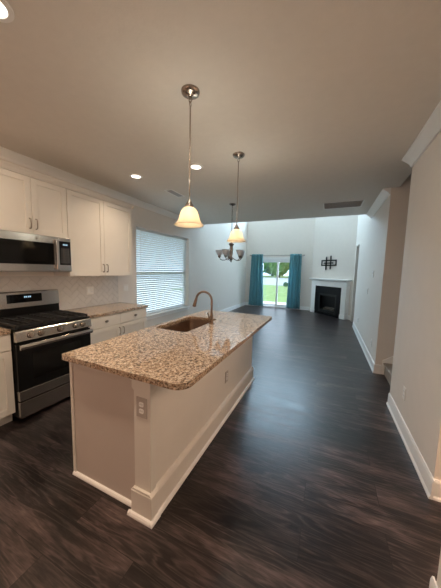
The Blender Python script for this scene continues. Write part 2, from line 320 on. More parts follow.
# window in the left wall
mb = MB()
for (y0, y1, z0, z1) in ((WY0, WY0+.05, WZ0, WZ1), (WY1-.05, WY1, WZ0, WZ1), (WY0+.05, WY1-.05, WZ0, WZ0+.05), (WY0+.05, WY1-.05, WZ1-.05, WZ1), (WY0+.05, WY1-.05, 1.38, 1.44)):
    mb.box(-.160, -.120, y0, y1, z0, z1)
wi = struct('window_1', mb, M['trim'], bevel=.003)
mb = MB(); mb.box(-.143, -.137, WY0+.05, WY1-.05, WZ0+.05, WZ1-.05); mb.build('pane', M['glass'], wi)
mb = MB(); mb.box(-.120, -.0, WY0+.001, WY1-.001, WZ0, WZ0+.012); mb.box(0, .03, WY0-.03, WY1+.03, WZ0-.012, WZ0+.012); mb.box(0, .014, WY0-.02, WY1+.02, WZ0-.075, WZ0-.022); mb.build('sill', M['trim'], wi, bevel=.003)
for i, (x0, x1) in enumerate(((.4, 1.6), (1.9, 3.1))):
    mb = MB()
    for a in ((x0, x0+.05, 3.75, 4.95), (x1-.05, x1, 3.75, 4.95), (x0+.05, x1-.05, 3.75, 3.80), (x0+.05, x1-.05, 4.90, 4.95)): mb.box(a[0], a[1], YF+.04, YF+.10, a[2], a[3])
    wi = struct('window_%d' % (i+2), mb, M['trim'])
    mb = MB(); mb.box(x0+.05, x1-.05, YF+.066, YF+.072, 3.80, 4.90); mb.build('pane', M['glass'], wi)
# sliding glass door
mb = MB()
for a in ((SX0, SX0+.06, 0, SZ1), (SX1-.06, SX1, 0, SZ1), (SX0+.06, SX1-.06, SZ1-.06, SZ1), (SX0+.06, SX1-.06, 0, .04)): mb.box(a[0], a[1], YF+.005, YF+.115, a[2], a[3])
do = struct('door_1', mb, M['trim'], bevel=.003)
mb = MB()
for (x0, x1, z0, z1) in ((SX0-.075, SX0, 0, SZ1+.075), (SX1, SX1+.075, 0, SZ1+.075), (SX0, SX1, SZ1, SZ1+.075)): mb.box(x0, x1, YF-.018, YF, z0, z1)
mb.build('casing', M['trim'], do, bevel=.003)
for (x0, x1, y) in ((SX0+.06, 1.385, YF+.07), (1.315, SX1-.06, YF+.03)):
    mb = MB()
    for a in ((x0, x0+.07, .04, SZ1-.06), (x1-.07, x1, .04, SZ1-.06), (x0+.07, x1-.07, .04, .13), (x0+.07, x1-.07, SZ1-.13, SZ1-.06)): mb.box(a[0], a[1], y, y+.035, a[2], a[3])
    sa = mb.build('sash', M['trim'], do, bevel=.003)
    mb = MB(); mb.box(x0+.07, x1-.07, y+.014, y+.020, .13, SZ1-.13); mb.build('pane', M['glass'], sa)
mb = MB(); mb.box(1.335, 1.36, YF-.005, YF+.03, .92, 1.12); mb.build('handle', M['trim'], do, bevel=.004)
# tile behind the worktop
mb = MB(); mb.box(0, .004, -.90, 1.805, .914, 1.384)
bs = struct('trim_4', mb, M['grout'])
def clip(poly, x0, x1, y0, y1):
    for ax, lim, sg in ((0, x0, 1), (0, x1, -1), (1, y0, 1), (1, y1, -1)):
        out = []
        for i in range(len(poly)):
            a, b = poly[i], poly[(i+1) % len(poly)]
            da, db = sg*(a[ax]-lim), sg*(b[ax]-lim)
            if da >= 0: out.append(a)
            if (da >= 0) != (db >= 0):
                t = da/(da-db); out.append((a[0]+(b[0]-a[0])*t, a[1]+(b[1]-a[1])*t))
        poly = out
        if len(poly) < 3: return []
    return poly
mb = MB(); W = .072; Lh = W*2; g = .0035; k45 = math.sqrt(.5)
for i in range(-40, 60):
    for j in range(-14, 16):
        # herringbone lattice
        ox = i*W+j*Lh*1; oy = i*W-j*Lh*1
        for (px, py, sx, sy) in ((ox, oy, Lh, W), (ox-W*0+Lh*0, oy+W, W, Lh)):
            poly = [(px+g/2, py+g/2), (px+sx-g/2, py+g/2), (px+sx-g/2, py+sy-g/2), (px+g/2, py+sy-g/2)]
            poly = [((a-b)*k45+.4, (a+b)*k45-1.0) for a, b in poly]
            poly = clip(poly, -.90, 1.803, .917, 1.382)
            if poly: mb.prism(poly, 0, .004, .009)
mb.build('herringbone_tiles', M['tile'], bs)
# ------------------------------------------------------------------ outdoors
mb = MB(); mb.box(-60, 60, -20, 90, -.30, -.14); struct('ground_lawn', mb, M['grass'])
mb = MB(); mb.box(-1.5, 5, YF+.14, YF+2.1, -.14, -.04); struct('ground_patio', mb, M['patio'])
mb = MB(); mb.box(-40, -1.6, -18, 14, -.14, -.10); mb.box(-60, -8, 14, 27, -.14, -.10); struct('ground_driveway', mb, M['patio'])  # pale ground added outside the left window to brighten the blind gaps
mb = MB(); mb.box(-60, 60, 27, 58, -.14, -.12); struct('ground_road', mb, M['road'])
def tree(x, y, h, r, leafm, label, shrub=False):
    t = thing('shrub' if shrub else 'tree', label, 'shrub' if shrub else 'tree', (x, y, -.14), None if shrub else 'trees beyond the lawn')
    if not shrub:
        MB().tube([(x, y, -.14), (x+.1, y, h*.25), (x, y+.1, h*.5)], [h*.035, h*.028, h*.018]).build('trunk', M['bark'], t, smooth=True)
    mb = MB(); rnd = random.Random(int(x*31+y*7))
    for _ in range(1500):
        d = Vector((rnd.gauss(0, 1), rnd.gauss(0, 1), rnd.gauss(0, 1))).normalized()*rnd.uniform(.55, 1)**.5
        p = Vector((x+d.x*r, y+d.y*r, (h*.51 if not shrub else h*.5-.1)+d.z*h*(.49 if not shrub else .48)))
        n = Vector((rnd.gauss(0, 1), rnd.gauss(0, 1), rnd.gauss(0, 1))).normalized(); a = n.orthogonal().normalized(); b = n.cross(a); s = r*.13
        vs = [mb.bm.verts.new(p+a*s*q+b*s*e) for q, e in ((1.4, 0), (0, .7), (-1.4, 0), (0, -.7))]; mb.bm.faces.new(vs)
    mb.build('foliage', leafm, t)
for (x, y, h, r, m_, l) in ((-14.6, 63, 8.4, 2.7, 'leaf', 'leafy green front tree at the left edge of the glass door'), (-8.6, 63, 7.6, 2.7, 'leaf', 'leafy green front tree in the middle of the glass door'), (-2.6, 63, 8.6, 2.7, 'leafdark', 'bluish green front tree at the right edge of the glass door'),
        (-12.8, 74, 9.4, 4.0, 'leafdark', 'bluish green tree further back, in the gap left of the middle tree'), (-4.2, 74, 9.0, 4.0, 'leaf', 'leafy green tree further back, in the gap right of the middle tree')):
    tree(x, y, h, r, M[m_], l)
tree(-.75, 24.5, .5, .24, M['leafdark'], 'small dark shrub on the lawn outside the right door panel', True)
# ------------------------------------------------------------------ cabinets
def shaker(x, y0, y1, z0, z1, fw=.058, t=.02):
    """door or drawer face whose back lies at x, facing +x"""
    mb = MB()
    if z1-z0 < .2: fw = .0
    if fw:
        mb.box(x, x+t, y0, y0+fw, z0, z1); mb.box(x, x+t, y1-fw, y1, z0, z1); mb.box(x, x+t, y0+fw, y1-fw, z0, z0+fw); mb.box(x, x+t, y0+fw, y1-fw, z1-fw, z1); mb.box(x, x+t-.009, y0+fw, y1-fw, z0+fw, z1-fw)
    else: mb.box(x, x+t, y0, y1, z0, z1)
    return mb
def pull(x, y, z0, z1, par):
    MB().tube([(x, y, z0+.012), (x+.024, y, z0+.014), (x+.030, y, z0+.028), (x+.032, y, (z0+z1)/2), (x+.030, y, z1-.028), (x+.024, y, z1-.014), (x, y, z1-.012)], .0062, 8).build('handle', M['pull'], par, smooth=True)
def knob(x, y, z, par):
    mb = MB(); mb.lathe([(.006, 0), (.006, .014), (.010, .016), (.017, .022), (.018, .027), (.012, .031)], (x, y, z), 14, axis=0)
    for v_ in mb.bm.verts: v_.co.y = y+(v_.co.y-y)*1.5
    mb.build('knob', M['pull'], par, smooth=True)
XU = .305
def upper(label, y0, y1, z0, z1, ymid):
    t = thing('wall_cabinet', label, 'cabinet', (0, (y0+y1)/2, z0), 'white wall cabinets')
    MB().box(.01, XU, y0, y1, z0, z1).build('body', M['cab'], t)
    for (a, b, hy) in ((y0+.004, ymid-.002, ymid-.030), (ymid+.002, y1-.004, ymid+.030)):
        d = shaker(XU, a, b, z0+.002, z1-.004).build('door', M['cab'], t, bevel=.0015); pull(XU+.02, hy, z0+.045, z0+.175, d)
upper('short two-door white wall cabinet directly above the microwave', .001, .761, 1.846, 2.442, .381)
upper('tall two-door white wall cabinet right of the microwave, beside the window', .763, 1.804, 1.384, 2.442, 1.282)
def ccrown(poly): return poly
P = [(0, 2.444), (.328, 2.444), (.330, 2.452), (.338, 2.456), (.350, 2.474), (.368, 2.490), (.372, 2.50), (0, 2.50)]
mb = MB(); mb.prism(P, 1, -.02, 1.804)
mb.prism([(1.804, 2.444), (1.812, 2.456), (1.832, 2.480), (1.846, 2.492), (1.848, 2.50), (1.804, 2.50)], 0, .012, .372); struct('trim_5', mb, M['cab'])
# base cabinets
def base_cab(label, y0, y1, cols, drawers=True, side=1):
    t = thing('base_cabinet', label, 'cabinet', (.3, (y0+y1)/2, 0), 'white base cabinets')
    MB().box(.01, .60, y0, y1, .10, .877).build('body', M['cab'], t)
    MB().box(.05, .545, y0, y1, 0, .10).build('toe_kick', M['cab'], t)
    for i, (a, b, hy) in enumerate(cols):
        d = shaker(.60, a, b, .725, .868).build('drawer', M['cab'], t, bevel=.002); knob(.62, (a+b)/2, .80, d)
        d = shaker(.60, a, b, .108, .715).build('door', M['cab'], t, bevel=.0015); pull(.62, hy, .56, .68, d)
base_cab('white base cabinet with two drawers between range and window', .768, 1.806, [(.772, 1.275, 1.245), (1.280, 1.802, 1.31)])
base_cab('white base cabinet left of the range, cut by the photo edge', -.88, -.006, [(-.876, -.445, -.475), (-.440, -.010, -.41)])
for (y0, y1, l) in ((.766, 1.836, 'speckled granite worktop between the range and the window'), (-.90, -.004, 'speckled granite worktop end left of the range')):
    mb = MB(); mb.slab(rrect(.010, .633, y0, y1, (.001, .02, .02, .001)), None, .879, .914)
    tag(mb.build('countertop', M['granite'], bevel=.009), l, 'countertop', 'granite worktops')
# ------------------------------------------------------------------ gas range
t = thing('gas_range', 'stainless steel gas range with black oven door and five knobs', 'stove', (.34, .381, 0))
mb = MB(); mb.box(.02, .64, .003, .759, .045, .895)
for y in (.06, .70):
    for x in (.08, .58): mb.lathe([(.018, 0), (.018, .05)], (x, y, 0), 12)
mb.build('body', M['black'], t)
MB().box(.10, .672, .003, .759, .895, .917).build('cooktop', M['black'], t, bevel=.004)
mb = MB(); mb.prism([(.641, .795), (.690, .795), (.696, .80), (.684, .884), (.672, .894), (.641, .894)], 1, .001, .761); cp = mb.build('control_panel', M['steel'], t, bevel=.002)
for y in (.117, .209, .394, .565, .65):
    mb = MB(); rot = Matrix.Rotation(math.radians(-8), 3, 'Y')
    MB().lathe([(.030, 0), (.030, .003)], (.6885, y, .842), 20, axis=0, rot=rot).build('knob_bezel', M['black'], cp)
    mb.lathe([(.026, 0), (.026, .006), (.021, .009), (.019, .032), (.016, .036)], (.690, y, .842), 20, axis=0, rot=rot)
    kb = mb.build('knob', M['nickel'], cp, smooth=True)
d_ = MB().box(.641, .676, .004, .758, .313, .775).build('oven_door', M['black'], t, bevel=.004)
MB().box(.676, .6785, .13, .63, .40, .66).build('oven_window', M['window_glass'], d_, bevel=.001)
MB().box(.641, .682, .004, .758, .218, .312).build('door_strip', M['steel'], d_, bevel=.003)
MB().lathe([(.020, 0), (.020, .003), (.015, .004)], (.682, .64, .266), 20, axis=0).build('badge', M['nickel'], d_)
mb = MB(); mb.prism([(.708, .722), (.728, .724), (.734, .748), (.727, .772), (.708, .774)], 1, .012, .750)
mb.box(.676, .710, .03, .06, .735, .76); mb.box(.676, .710, .70, .73, .735, .76); mb.build('handle', M['steel'], d_, bevel=.004)
MB().box(.641, .682, .004, .758, .048, .205).build('drawer', M['steel'], t, bevel=.004)
mb = MB(); mb.prism([(.02, .90), (.10, .90), (.092, 1.03), (.02, 1.03)], 1, .003, .759); mb.build('backguard', M['black'], t)
mb = MB(); mb.prism([(.02, 1.03), (.098, 1.03), (.088, 1.20), (.078, 1.212), (.02, 1.212)], 1, .001, .761); bgp = mb.build('backguard_panel', M['steel'], t, bevel=.003)
mb = MB(); mb.prism([(.088, 1.085), (.0965, 1.085), (.0910, 1.180), (.084, 1.180)], 1, .21, .56); di = mb.build('display', M['blackglass'], bgp)
mb = MB()
for y in (.375, .392, .414, .431): mb.box(.092, .0945, y, y+.011, 1.138, 1.156)
mb.build('lit_digits', M['digit'], di)
for (y0, y1) in ((.02, .255), (.262, .50), (.507, .742)):
    mb = MB(); x0, x1 = .13, .655; z0, z1 = .932, .948
    mb.box(x0, x1, y0, y0+.014, z0, z1); mb.box(x0, x1, y1-.014, y1, z0, z1)
    n = 7 if y0 != .262 else 9
    for k in range(n):
        x = x0+(x1-x0-.012)*k/(n-1); mb.box(x, x+.012, y0+.014, y1-.014, z0, z1)
    for x in (x0, x1-.014):
        for y in (y0, y1-.014): mb.box(x, x+.014, y, y+.014, .917, z0)
    ym = (y0+y1)/2; mb.box(x0+.012, x1-.012, ym-.006, ym+.006, z0+.002, z1+.004)
    mb.build('grate', M['iron'], t)
for (x, y) in ((.26, .137), (.52, .137), (.39, .381), (.26, .625), (.52, .625)):
    MB().lathe([(.05, .917), (.05, .922), (.035, .924), (.035, .930), (.02, .931)], (x, y, 0), 20).build('burner', M['iron'], t, smooth=True)
# ------------------------------------------------------------------ microwave
t = thing('microwave', 'stainless over-the-range microwave with black glass door', 'microwave', (.2, .381, 1.44))
MB().box(.012, .3430, .003, .759, 1.446, 1.843).build('body', M['black'], t)
d_ = MB().box(.3430, .3730, .003, .607, 1.446, 1.842).build('door', M['steel'], t, bevel=.004)
MB().box(.3730, .3760, .003, .560, 1.523, 1.765).build('glass_front', M['blackglass'], d_, bevel=.001)
MB().box(.3760, .3765, .06, .49, 1.56, 1.73).build('window', M['window_glass'], d_)
MB().lathe([(.016, 0), (.016, .003), (.012, .004)], (.3730, .385, 1.802), 20, axis=0).build('badge', M['nickel'], d_)
mb = MB(); mb.box(.3900, .4070, .570, .598, 1.47, 1.815); mb.box(.3730, .3910, .574, .594, 1.48, 1.50); mb.box(.3730, .3910, .574, .594, 1.785, 1.805); mb.build('handle', M['steel'], d_, bevel=.005)
cp = MB().box(.3430, .3730, .610, .759, 1.446, 1.842).build('control_panel', M['steel'], t, bevel=.004)
MB().box(.3730, .3760, .622, .752, 1.523, 1.800).build('keypad', M['blackglass'], cp, bevel=.001)
mb = MB()
for y in (.662, .675, .692, .705): mb.box(.3760, .3775, y, y+.009, 1.752, 1.770)
mb.build('lit_digits', M['digit'], cp)
mb = MB()
for k in range(9):
    for q in range(5): mb.box(.3760, .3768, .638+q*.021, .646+q*.021, 1.55+k*.02, 1.554+k*.02)
mb.build('key_marks', M['vent'], cp)
mb = MB()
for k in range(14): mb.box(.05, .33, .06+k*.047, .085+k*.047, 1.441, 1.446)
mb.build('vent_grille', M['vent'], t)
# ------------------------------------------------------------------ island
IX0, IX1, IY0, IY1 = 1.636, 2.629, -.196, 1.94
BX0, BX1, BY0, BY1 = 1.657, 2.385, -.137, 1.915
t = thing('kitchen_island', 'white panelled kitchen island with corner post under granite top', 'island', ((BX0+BX1)/2, (BY0+BY1)/2, 0))
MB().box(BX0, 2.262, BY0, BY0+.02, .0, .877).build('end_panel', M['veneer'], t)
MB().box(BX0-.004, BX0+.022, BY0-.008, BY0-.0005, .0, .877).build('corner_bead', M['cab'], t, bevel=.002)
MB().box(2.355, BX1-.012, BY0+.02, BY1, 0, .877).build('back_panel', M['cab'], t)
MB().box(BX0, 2.355, BY1-.02, BY1, 0, .877).build('far_panel', M['cab'], t)
mb = MB(); mb.box(BX0, BX0+.02, BY0+.02, BY1-.02, .10, .877); mb.box(BX0+.06, BX0+.075, BY0+.02, BY1-.02, 0, .10); mb.box(BX0+.02, 2.355, BY0+.02, BY1-.02, .10, .12); mb.build('carcass', M['cabgap'], t)
po = MB().box(2.262, BX1, -.165, BY0+.02, .18, .800).build('post', M['cab'], t, bevel=.002)
mb = MB(); mb.box(2.246, 2.402, -.182, BY0+.02, 0, .165); mb.prism([(2.246, .165), (2.402, .165), (2.386, .181), (2.261, .181)], 1, -.180, BY0+.02); mb.build('post_base', M['cab'], t, bevel=.002)
mb = MB(); mb.box(2.254, 2.393, -.173, BY0+.02, .812, .862); mb.prism([(2.262, .800), (2.385, .800), (2.393, .812), (2.254, .812)], 1, -.171, BY0+.02); mb.box(2.248, 2.399, -.180, BY0+.02, .862, .878); mb.build('post_cap', M['cab'], t, bevel=.002)
mb = MB(); mb.prism([(BX1-.012, .877), (BX1-.012, .775), (BX1-.001, .775), (BX1-.001, .83), (BX1+.012, .865), (BX1+.012, .877)], 1, BY0+.02, BY1); mb.build('top_rail', M['cab'], t)
mb = MB(); mb.prism([(BX1-.012, 0), (2.398, 0), (2.398, .150), (2.392, .165), (2.384, .175), (BX1-.012, .18)], 1, BY0+.02, BY1+.01)
mb.prism([(BY1, 0), (BY1+.012, 0), (BY1+.012, .15), (BY1, .18)], 0, BX0, 2.398); mb.build('baseboard', M['cab'], t)
def qr(mb, a0, s, axis, p0, p1):
    mb.prism([(a0, 0), (a0+s*.018, 0), (a0+s*.017, .010), (a0+s*.010, .020), (a0, .024)], axis, p0, p1)
mb = MB(); qr(mb, BY0, -1, 0, BX0-.002, 2.245); qr(mb, -.182, -1, 0, 2.228, 2.420); qr(mb, 2.402, 1, 1, -.200, BY0+.02); qr(mb, 2.398, 1, 1, BY0+.02, BY1+.03); qr(mb, 2.246, -1, 1, -.200, BY0); mb.build('shoe_moulding', M['trim'], t)
SKX0, SKX1, SKY0, SKY1 = 1.70, 2.075, .70, 1.40
mb = MB(); mb.slab(rrect(IX0, IX1, IY0, IY1, (.03, .085, .05, .03), 8), rrect(SKX0, SKX1, SKY0, SKY1, .04)[::-1], .879, .914)
tag(mb.build('countertop', M['granite'], bevel=.011), 'large speckled granite island top with rounded corners and sink cut-out', 'countertop', 'granite worktops')
# sink
t = thing('kitchen_sink', 'undermount steel sink basin set in the island top', 'sink', ((SKX0+SKX1)/2, (SKY0+SKY1)/2, .69))
mb = MB(); prev = None
for (z, e) in ((.879, .004), (.877, .004), (.74, -.004), (.705, -.014), (.695, -.035)):
    ring = [mb.bm.verts.new((p[0], p[1], z)) for p in rrect(SKX0-e, SKX1+e, SKY0-e, SKY1+e, .045)]
    if prev:
        n = len(ring)
        for i in range(n): mb.bm.faces.new((prev[i], prev[(i+1) % n], ring[(i+1) % n], ring[i]))
    prev = ring
mb.bm.faces.new(prev); mb.build('basin', M['sink'], t, smooth=True)
MB().lathe([(.045, .6955), (.045, .698), (.035, .6985), (.03, .697)], ((SKX0+SKX1)/2, (SKY0+SKY1)/2, 0), 20).build('drain', M['nickel'], t)
# faucet
fx, fy = 2.115, 1.15
t = thing('faucet', 'tall gooseneck pull-down faucet beside the island sink', 'faucet', (fx, fy, .914))
MB().lathe([(.028, .914), (.028, .922), (.020, .930), (.018, .965), (.020, .990), (.017, 1.01)], (fx, fy, 0), 20).build('base', M['faucet'], t, smooth=True)
pts = [(fx, fy, 1.0), (fx, fy, 1.09), (fx, fy, 1.165)]
R = .098
for k in range(1, 15):
    a = PI*.94*k/14; pts.append((fx-R+R*math.cos(a), fy, 1.165+R*math.sin(a)))
MB().tube(pts, .0125, 14).build('neck', M['faucet'], t, smooth=True)
e = Vector(pts[-1]); dn = (Vector(pts[-1])-Vector(pts[-2])).normalized()
MB().tube([e-dn*.002, e+dn*.02, e+dn*.05, e+dn*.095, e+dn*.10], [.0135, .0155, .018, .021, .017], 16).build('spray_head', M['faucet'], t, smooth=True)
MB().tube([(fx, fy-.015, .975), (fx, fy-.045, .98), (fx-.005, fy-.055, 1.0), (fx-.012, fy-.065, 1.045)], [.011, .010, .0075, .006], 10).build('lever', M['faucet'], t, smooth=True)
# ------------------------------------------------------------------ pendants
def pendant(x, y, label):
    t = thing('pendant_lamp', label, 'pendant lamp', (x, y, ZC), 'pendant lamps over the island')
    MB().lathe([(.064, ZC), (.064, ZC-.006), (.060, ZC-.016), (.045, ZC-.026), (.018, ZC-.032), (.008, ZC-.040)], (x, y, 0), 28).build('canopy', M['nickel'], t, smooth=True)
    mb = MB(); mb.ring((x, y, ZC-.055), .011, .0028, axis=1, sy=1.6); mb.ring((x, y, ZC-.083), .010, .0028, axis=0, sy=1.6); mb.build('chain_link', M['nickel'], t, smooth=True)
    MB().lathe([(.0052, ZC-.098), (.0052, 1.99)], (x, y, 0), 12).build('rod', M['nickel'], t, smooth=True)
    MB().lathe([(.009, 2.005), (.012, 1.997), (.018, 1.988), (.022, 1.977), (.031, 1.965), (.033, 1.946), (.030, 1.940)], (x, y, 0), 20).build('socket_cap', M['nickel'], t, smooth=True)
    mb = MB(); mb.lathe([(.030, 1.948), (.046, 1.938), (.058, 1.920), (.066, 1.896), (.073, 1.868), (.084, 1.845), (.101, 1.828), (.105, 1.823)], (x, y, 0), 32, ccap=False)
    sh = mb.build('lamp_shade', M['shade'], t, smooth=True, solid=.004)
    mb = MB(); mb.sphere((x, y, 1.915), .019, 2, 1.25); b = mb.build('bulb', M['bulb'], t, smooth=True)
    lamp(t, (x, y, 1.872), .62, (1, .87, .63), size=.026); lamp(t, (x, y, 2.15), *lc('pend'), size=.06)  # second light is fill added above the shade to brighten ceiling and walls
pendant(2.322, .334, 'nearer glowing bell-shaped pendant lamp over near half of the island')
pendant(2.322, 1.304, 'farther glowing bell-shaped pendant lamp above the island faucet')
# ------------------------------------------------------------------ chandelier
x, y = 1.572, 3.038
t = thing('chandelier', 'five-arm chandelier with upturned white glass shades past the island', 'chandelier', (x, y, ZC))
MB().lathe([(.062, ZC), (.062, ZC-.008), (.045, ZC-.022), (.012, ZC-.032)], (x, y, 0), 24).build('canopy', M['nickel'], t, smooth=True)
mb = MB()
nl = 19
for k in range(nl): mb.ring((x, y, ZC-.047-k*.0345), .010, .0030, axis=k % 2, seg=12, sy=2.0)
mb.build('chain', M['pull'], t, smooth=True)
MB().lathe([(.010, 2.035), (.020, 2.02), (.05, 2.0), (.055, 1.985), (.035, 1.965), (.028, 1.95), (.034, 1.90), (.030, 1.82), (.022, 1.77), (.032, 1.74), (.034, 1.715), (.016, 1.69), (.012, 1.665), (.004, 1.655)], (x, y, 0), 20).build('column', M['nickel'], t, smooth=True)
for k in range(5):
    a = 2*PI*k/5+.873; ca, sa = math.cos(a), math.sin(a)
    pr = [(.03, 1.745), (.07, 1.72), (.12, 1.695), (.17, 1.695), (.205, 1.712), (.222, 1.74)]
    ar = MB().tube([(x+r*ca, y+r*sa, z) for r, z in pr], .007, 8).build('arm', M['nickel'], t, smooth=True)
    cx, cy = x+.222*ca, y+.222*sa
    MB().lathe([(.010, 1.735), (.020, 1.742), (.028, 1.756), (.032, 1.775), (.026, 1.780)], (cx, cy, 0), 16).build('cup', M['pull'], ar, smooth=True)
    MB().lathe([(.028, 1.778), (.042, 1.79), (.054, 1.815), (.064, 1.848), (.080, 1.878)], (cx, cy, 0), 20, ccap=False).build('glass_shade', M['frost'], ar, smooth=True, solid=.004)
# ------------------------------------------------------------------ ceiling fixtures
def can(x, y, label):
    t = thing('recessed_light', label, 'ceiling light', (x, y, ZC), 'recessed ceiling lights')
    MB().lathe([(.060, ZC-.0005), (.086, ZC-.0005), (.084, ZC-.007), (.062, ZC-.010), (.060, ZC-.0005)], (x, y, 0), 28, ccap=False).build('trim_ring', M['ventwhite'], t, smooth=True)
    MB().lathe([(.059, ZC-.0005), (.059, ZC-.005)], (x, y, 0), 28).build('lens', M['lens'], t)
    l = lamp(t, (x, y, ZC-.014), *lc('can'), 'AREA', .11)
can(.853, 1.36, 'lit recessed ceiling light nearest the tall wall cabinet')
can(1.751, 1.393, 'lit recessed ceiling light just right of the near pendant rod')
can(1.745, -.50, 'recessed ceiling light cut off at the photo top left corner')
for x in (.853, 2.65):   # unseen fill lights added above the camera to brighten cabinets and right wall
    d = bpy.data.lights.new('ceiling_row_light', 'AREA'); d.shape = 'DISK'; d.size = .11; d.energy, d.color = lc('can'); d.energy *= 1.8
    o = bpy.data.objects.new('ceiling_row_light', d); o.location = (x, -.5, ZC-.014); C.objects.link(o)
def vent(x0, x1, y0, y1, label, n, along='x'):
    t = thing('ceiling_vent', label, 'vent', ((x0+x1)/2, (y0+y1)/2, ZC)); f = .022
    mb = MB()
    for a in ((x0, x1, y0, y0+f), (x0, x1, y1-f, y1), (x0, x0+f, y0+f, y1-f), (x1-f, x1, y0+f, y1-f)): mb.box(a[0], a[1], a[2], a[3], ZC-.008, ZC-.0005)
    mb.build('frame', M['ventwhite'], t, bevel=.002)
    MB().box(x0+f, x1-f, y0+f, y1-f, ZC-.0025, ZC-.0005).build('backing', M['vent_back'], t)
    mb = MB()
    if along == 'x':
        for k in range(n):
            yy = y0+f+(y1-y0-2*f)*(k+.5)/n; mb.prism([(yy-.006, ZC-.008), (yy-.004, ZC-.0085), (yy+.006, ZC-.003), (yy+.004, ZC-.0025)], 0, x0+f, x1-f)
    else:
        for k in range(n):
            xx = x0+f+(x1-x0-2*f)*(k+.5)/n; mb.prism([(xx-.006, ZC-.008), (xx-.004, ZC-.0085), (xx+.006, ZC-.003), (xx+.004, ZC-.0025)], 1, y0+f, y1-f)
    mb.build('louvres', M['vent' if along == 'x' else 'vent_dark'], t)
vent(3.10, 3.74, 3.50, 3.95, 'large grey return air grille in ceiling by right crown moulding', 16)
vent(.855, 1.0, 1.95, 2.33, 'small white supply vent in ceiling near the left window', 6, 'y')
# ------------------------------------------------------------------ window blind
t = thing('window_blind', 'closed white horizontal slat blind in the big left window', 'blind', (-.085, (WY0+WY1)/2, WZ0))
MB().box(-.113, -.057, WY0+.008, WY1-.008, WZ1-.055, WZ1-.004).build('headrail', M['blind'], t, bevel=.003)
mb = MB(); n = 38; z0, z1 = WZ0+.068, WZ1-.08
for k in range(n):
    z = z0+(z1-z0)*k/(n-1); a = math.radians(-42); hw = .0245; th = .0013
    dx, dz = hw*math.cos(a), hw*math.sin(a)
    mb.prism([(-.085-dx-th, z+dz), (-.085-dx+th, z+dz+.001), (-.085+dx+th, z-dz+.001), (-.085+dx-th, z-dz)], 1, WY0+.012, WY1-.012)
mb.build('slats', M['blind'], t)
MB().box(-.107, -.063, WY0+.012, WY1-.012, WZ0+.020, WZ0+.040).build('bottom_rail', M['blind'], t, bevel=.003)
mb = MB()
for yy in (WY0+.25, (WY0+WY1)/2, WY1-.25): mb.box(-.0600, -.0590, yy-.002, yy+.002, WZ0+.02, WZ1-.05)
mb.build('ladder_cord', M['blind'], t)
MB().tube([(-.052, WY0+.17, WZ1-.05), (-.050, WY0+.17, WZ1-.95)], .004, 8).build('wand', M['plate'], t)
# ------------------------------------------------------------------ curtains and rod
yc = 8.655
t = thing('curtain_rod', 'thin grey curtain rod above the sliding glass door', 'curtain rod', (1.29, yc, 2.155))
MB().tube([(.21, yc, 2.155), (2.37, yc, 2.155)], .011, 12).build('rod', M['nickel'], t, smooth=True)
for xx in (.20, 2.38): MB().sphere((xx, yc, 2.155), .022).build('finial', M['nickel'], t, smooth=True)
for xx in (.245, 2.335): MB().tube([(xx, yc, 2.140), (xx, yc+.05, 2.12), (xx, YF-.001, 2.12)], .007, 8).build('bracket', M['nickel'], t)
def curtain(xt0, xt1, xb0, xb1, label):
    t = thing('curtain', label, 'curtain', ((xt0+xt1)/2, yc, .04), 'teal curtains at the sliding door')
    mb = MB(); nu, nv = 110, 24; rows = []; f = 4
    for j in range(nv+1):
        vv = j/nv; z = 2.195-(2.195-.045)*vv; row = []
        for i in range(nu+1):
            u = i/nu; xx = (xt0+(xt1-xt0)*u)*(1-vv)+(xb0+(xb1-xb0)*u)*vv
            am = .052+.014*math.sin(u*9+1.3)*vv
            yy = yc-.088+am*math.sin(2*PI*f*u+.5*math.sin(3*vv+u*4)*vv)-.0
            row.append(mb.bm.verts.new((xx, yy, z)))
        rows.append(row)
    for A, B in zip(rows, rows[1:]):
        for i in range(nu): mb.bm.faces.new((A[i], A[i+1], B[i+1], B[i]))
    mb.build('cloth', M['curtain'], t, smooth=True, solid=.004)
    for k in range(2*f):
        u = (k+.5)/(2*f)
        u = k/(2*f)+.02; xx = xt0+(xt1-xt0)*u
        MB().ring((xx, yc-.002, 2.150), .021, .003, axis=0, seg=14).build('ring', M['nickel'], t, smooth=True)
curtain(.29, .77, .22, .86, 'teal grommet curtain hanging left of the sliding glass door')
curtain(1.86, 2.29, 1.80, 2.32, 'teal grommet curtain hanging right of the sliding door, nearer the fireplace')
# ------------------------------------------------------------------ fireplace (local frame on the corner wall)
FL = Vector((3.389, 8.051, 0))
t = thing('fireplace', 'corner fireplace with white mantel and black firebox', 'fireplace', FL, rotz=-PI/4)
D = -.165
mb = MB()
for s in (-1, 1): a, b = sorted((s*.585, s*.775)); mb.box(a, b, D, -.002, 0, 1.02)
mb.box(-.775, .775, D, -.002, 1.02, 1.20); mb.build('surround', M['trim'], t, local=True, bevel=.004)
for s in (-1, 1): a, b = sorted((s*.575, s*.785)); MB().box(a, b, D-.012, -.003, 0, .14).build('plinth', M['trim'], t, local=True, bevel=.003)
mb = MB(); mb.prism([(D-.01, 1.20), (-.002, 1.20), (-.002, 1.250), (D-.06, 1.250), (D-.05, 1.235), (D-.02, 1.222)], 0, -.80, .80); mb.box(-.865, .845, D-.075, -.002, 1.250, 1.290); mb.build('mantel_shelf', M['trim'], t, local=True, bevel=.004)
mb = MB()
for a in cut((-.584, .584, 0, 1.018), [(-.40, .40, .10, .76)]): mb.box(a[0], a[1], D+.012, D+.035, a[2], a[3])
mb.build('slate_facing', M['slate'], t, local=True)
